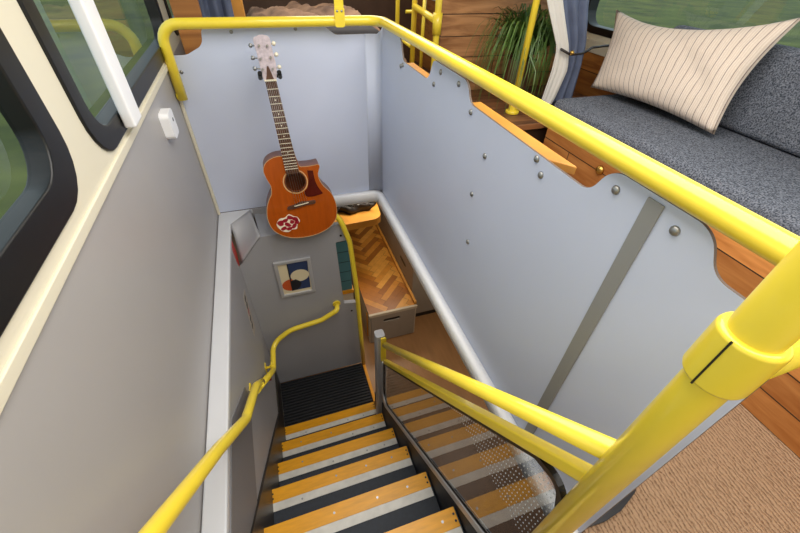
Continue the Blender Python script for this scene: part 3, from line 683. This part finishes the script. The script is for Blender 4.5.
# daybed with brown throw behind the far rail
db=thing('daybed',(.45,3.2,0),'low bed covered with a rumpled brown throw behind the far handrail','bed')
box('bed_base',(-.02,2.42,0),(.86,4.4,.50),'pine_bench',db)
def rumple(name,x0,y0,x1,y1,z,amp,m,parent,sc=5,nx_=50,ny_=70,seed=0):
    bm=bmesh.new(); g=[]
    for i in range(nx_+1):
        row=[]
        for j in range(ny_+1):
            x=x0+(x1-x0)*i/nx_; y=y0+(y1-y0)*j/ny_; e=min(1,min(i,nx_-i,j,ny_-j)/4)
            h=noise.turbulence(Vector((x*sc+seed,y*sc*.6+x*2,seed)),4,False)*amp
            row.append(bm.verts.new((x,y,z-.10*(1-e)**2+h*e)))
        g.append(row)
    for i in range(nx_):
        for j in range(ny_): bm.faces.new((g[i][j],g[i+1][j],g[i+1][j+1],g[i][j+1])).smooth=True
    return link(name,mesh(bm,name),m,parent)
rumple('throw',-.04,2.40,.88,4.42,.70,.10,'throw',db,sc=3.2)
tag(cushion('cushion',(.38,2.44,.69),(.72,2.74,.79),'greyfab',None,r=.04),'dark grey cushion on the bed under the far rail strap','cushion')
# orange cabinet, curtain and pillar board behind the left of the far rail
tag(box('cabinet',(-.09,2.5,0),(-.025,2.9,1.5),'orange_wood',bevel=.003),'narrow orange wooden cabinet side between the far curtain and bed','cabinet')
cu=thing('curtain',(-.25,2.5,1.0),'blue-grey curtain hanging by the far left window','curtain')
drape('cloth',[(1.72,-.33,-.08),(.10,-.33,-.08)],'curtain',2.47,4,.025)
tag(plate('side_board',spts([(-.305,0),(-.20,0),(-.20,1.10),(-.24,1.3),(-.26,1.7),(-.33,1.7),(-.31,1.0)],.03),(0,2.12,0),X,Z,Y,0,.03,'pine_side',bevel=.003),'curved wooden board behind the left corner of the far rail','board')

# ================================================================ LOWER DECK
ct=thing('platform',(.72,2.8,LZ),'low wooden platform with herringbone top and slotted drawer front','platform')
TZ=-1.315
box('carcass',(.505,2.155,LZ+.005),(.955,3.6,TZ-.014),'birch',ct)
dr=plate('drawer_front',[(.52,-1.70),(.94,-1.70),(.94,-1.345),(.52,-1.345)],(0,2.155,0),X,Z,(0,-1,0),0,.016,'greywood',ct,holes=[rrect(.635,-1.442,.795,-1.402,.018)],bevel=.002)
box('drawer_slot',(.635,2.150,-1.44),(.795,2.157,-1.403),'black',dr)
box('front_rail',(.503,2.135,TZ-.03),(.957,2.157,TZ),'birch',ct)
box('lip',(.935,2.16,TZ),(.957,3.6,TZ+.03),'orange_wood',ct)
# herringbone top
def clip(poly,ax,val,keep_less):
    out=[]
    for i in range(len(poly)):
        a,b=poly[i-1],poly[i]; ia=(a[ax]<=val)==keep_less or a[ax]==val; ib=(b[ax]<=val)==keep_less or b[ax]==val
        if ia!=ib:
            t=(val-a[ax])/(b[ax]-a[ax]); out.append((a[0]+(b[0]-a[0])*t,a[1]+(b[1]-a[1])*t))
        if ib: out.append(b)
    return out
for nm,c in (('herr1',(208,138,48)),('herr2',(182,112,34)),('herr3',(224,158,66)),('herr4',(162,98,32))): mat(nm,c,.35,var=.18,vs=7,stretch=(3,3,1))
bm=bmesh.new(); w_,l_=.058,.29; cs=math.sqrt(.5)
n_=int(l_/w_)
for i in range(-30,30):
    for j in range(-12,12):
        for kind in(0,1):
            # classic herringbone lattice
            bx=i*w_+j*l_; by=i*w_-j*l_
            r_=[(bx,by),(bx+l_,by),(bx+l_,by+w_),(bx,by+w_)] if kind==0 else [(bx,by+w_),(bx+w_,by+w_),(bx+w_,by+w_+l_),(bx,by+w_+l_)]
            q=[((a-b)*cs+.7,(a+b)*cs+2.6) for a,b in r_]
            q=[(x,y) for x,y in q]
            cx=sum(p[0] for p in q)/4; cy=sum(p[1] for p in q)/4
            if not(.2<cx<1.3 and 1.8<cy<4): continue
            c_=Vector((cx,cy)); q=[tuple(c_+(Vector(p)-c_)*.985) for p in q]
            for ax,val,ls in((0,.507,False),(0,.934,True),(1,2.157,False),(1,3.6,True)):
                q=clip(q,ax,val,ls)
                if len(q)<3: break
            if len(q)<3: continue
            try:
                f=bm.faces.new([bm.verts.new((x,y,TZ)) for x,y in q]); f.material_index=random.randrange(4)
            except ValueError: pass
for f in list(bm.faces):
    if f.normal.z<0: f.normal_flip()
me=bpy.data.meshes.new('h'); bm.to_mesh(me); bm.free()
box('top_base',(.505,2.157,TZ-.014),(.936,3.6,TZ-.001),'darkfloor',ct)
link('herringbone_top',me,['herr1','herr2','herr3','herr4'],ct)
for y in (2.2,2.55,2.9): box('orange_trim',(.498,y,-1.66),(.505,y+.03,-1.36),'orange_edge',ct)
# tall cabinet on the right of the platform
rc=thing('cabinet',(1.2,2.9,LZ),'beige lower-deck cabinet with hand slots on the right of the platform','cabinet')
box('carcass',(.962,2.30,LZ+.10),(1.45,4.6,-.75),'greywood',rc)
box('plinth',(.98,2.34,LZ),(1.45,4.6,LZ+.10),'black',rc)
plate('hand_slot',rrect(2.50,-1.16,2.66,-1.13,.012),(.962,0,0),Y,Z,(-1,0,0),0,.002,'black',rc)
plate('hand_slot',rrect(3.1,-1.0,3.26,-.97,.012),(.962,0,0),Y,Z,(-1,0,0),0,.002,'black',rc)
# left cabinet: birch base, teal tiles
tl=thing('tiled_unit',(.3,3.0,LZ),'lower-deck unit with teal tiled face and orange edging behind the yellow stanchion','unit')
box('body',(-.1,2.20,LZ),(.39,2.60,-1.03),'birch',tl)
box('edging',(-.1,2.185,-1.03),(.395,2.60,-1.0),'orange_edge',tl)
box('tiles',(-.1,2.20,-.999),(.385,2.24,-.42),'teal',tl)
bm=bmesh.new()
for k in range(1,6): plate_bm(bm,[(-.1,-1.0+k*.1),(.385,-1.0+k*.1),(.385,-.996+k*.1),(-.1,-.996+k*.1)],[],(0,2.20,0),X,Z,(0,-1,0),0,.001)
link('grout',mesh(bm,'gr'),'black',tl)
# desk shelf with rounded corner and dark straps on it
sh=tag(plate('corner_shelf',[(p.x,p.y) for p in fillet([(.0,2.70,0),(.80,2.74,0),(.88,3.6,0),(.0,3.6,0)],[0,.10,0,0],8,True)],(0,0,-.76),X,Y,Z,-.03,.04,'orange_wood',bevel=.004),'orange wooden shelf with rounded corner below the far panel','shelf')
sb=thing('leather_bag',(.62,2.98,-.71),'crumpled dark leather bag with straps on the orange shelf','bag')
bm=bmesh.new(); bmesh.ops.create_icosphere(bm,subdivisions=4,radius=1)
for v in bm.verts:
    d=v.co.copy(); nz=noise.noise(d*2.2)*.25+noise.noise(d*5)*.12
    v.co=Vector((.60+d.x*.22*(1+nz),3.03+d.y*.16*(1+nz),-.715+max(0,d.z+.25)*.10*(1+nz*2)))
for f in bm.faces: f.smooth=True
link('bag_body',mesh(bm,'bag'),'leather',sb)
for k in range(4):
    pts=[(.42+.11*k+.05*math.sin(t*2+k),2.86+.30*t/6,-.655+.02*math.sin(t*1.3+k)+.035*math.sin(t/6*math.pi)) for t in range(7)]
    tube('strap',pts,.009,'leather' if k%2 else 'greyfab',sb,8)
for p in ((.50,2.92,-.63),(.62,2.90,-.64),(.70,3.0,-.62)):
    b_=tube('buckle',[(p[0]+.02*math.cos(q),p[1]+.016*math.sin(q),p[2]) for q in [k*math.pi/4 for k in range(8)]],.003,'steel',sb,6)
# lower bulkheads
struct(box('wall_lower',(1.46,4.6,LZ),(BX,4.64,-.05),'greywood')); struct(box('wall_lower',(LX,3.7,LZ),(.95,3.74,-.05),'greywood'))
# curved black strip lying on the carpet at the foot of the panel
tag(plate('dark_strip',spts([(.60,.110),(.66,.106),(.72,.113),(.79,.136),(.84,.166),(.79,.158),(.72,.138),(.66,.129),(.60,.128)],.015),(0,0,.0),X,Y,Z,.0005,.012,'rubber',bevel=.003),'curved black strip lying on the carpet beside the panel foot','rubber strip')
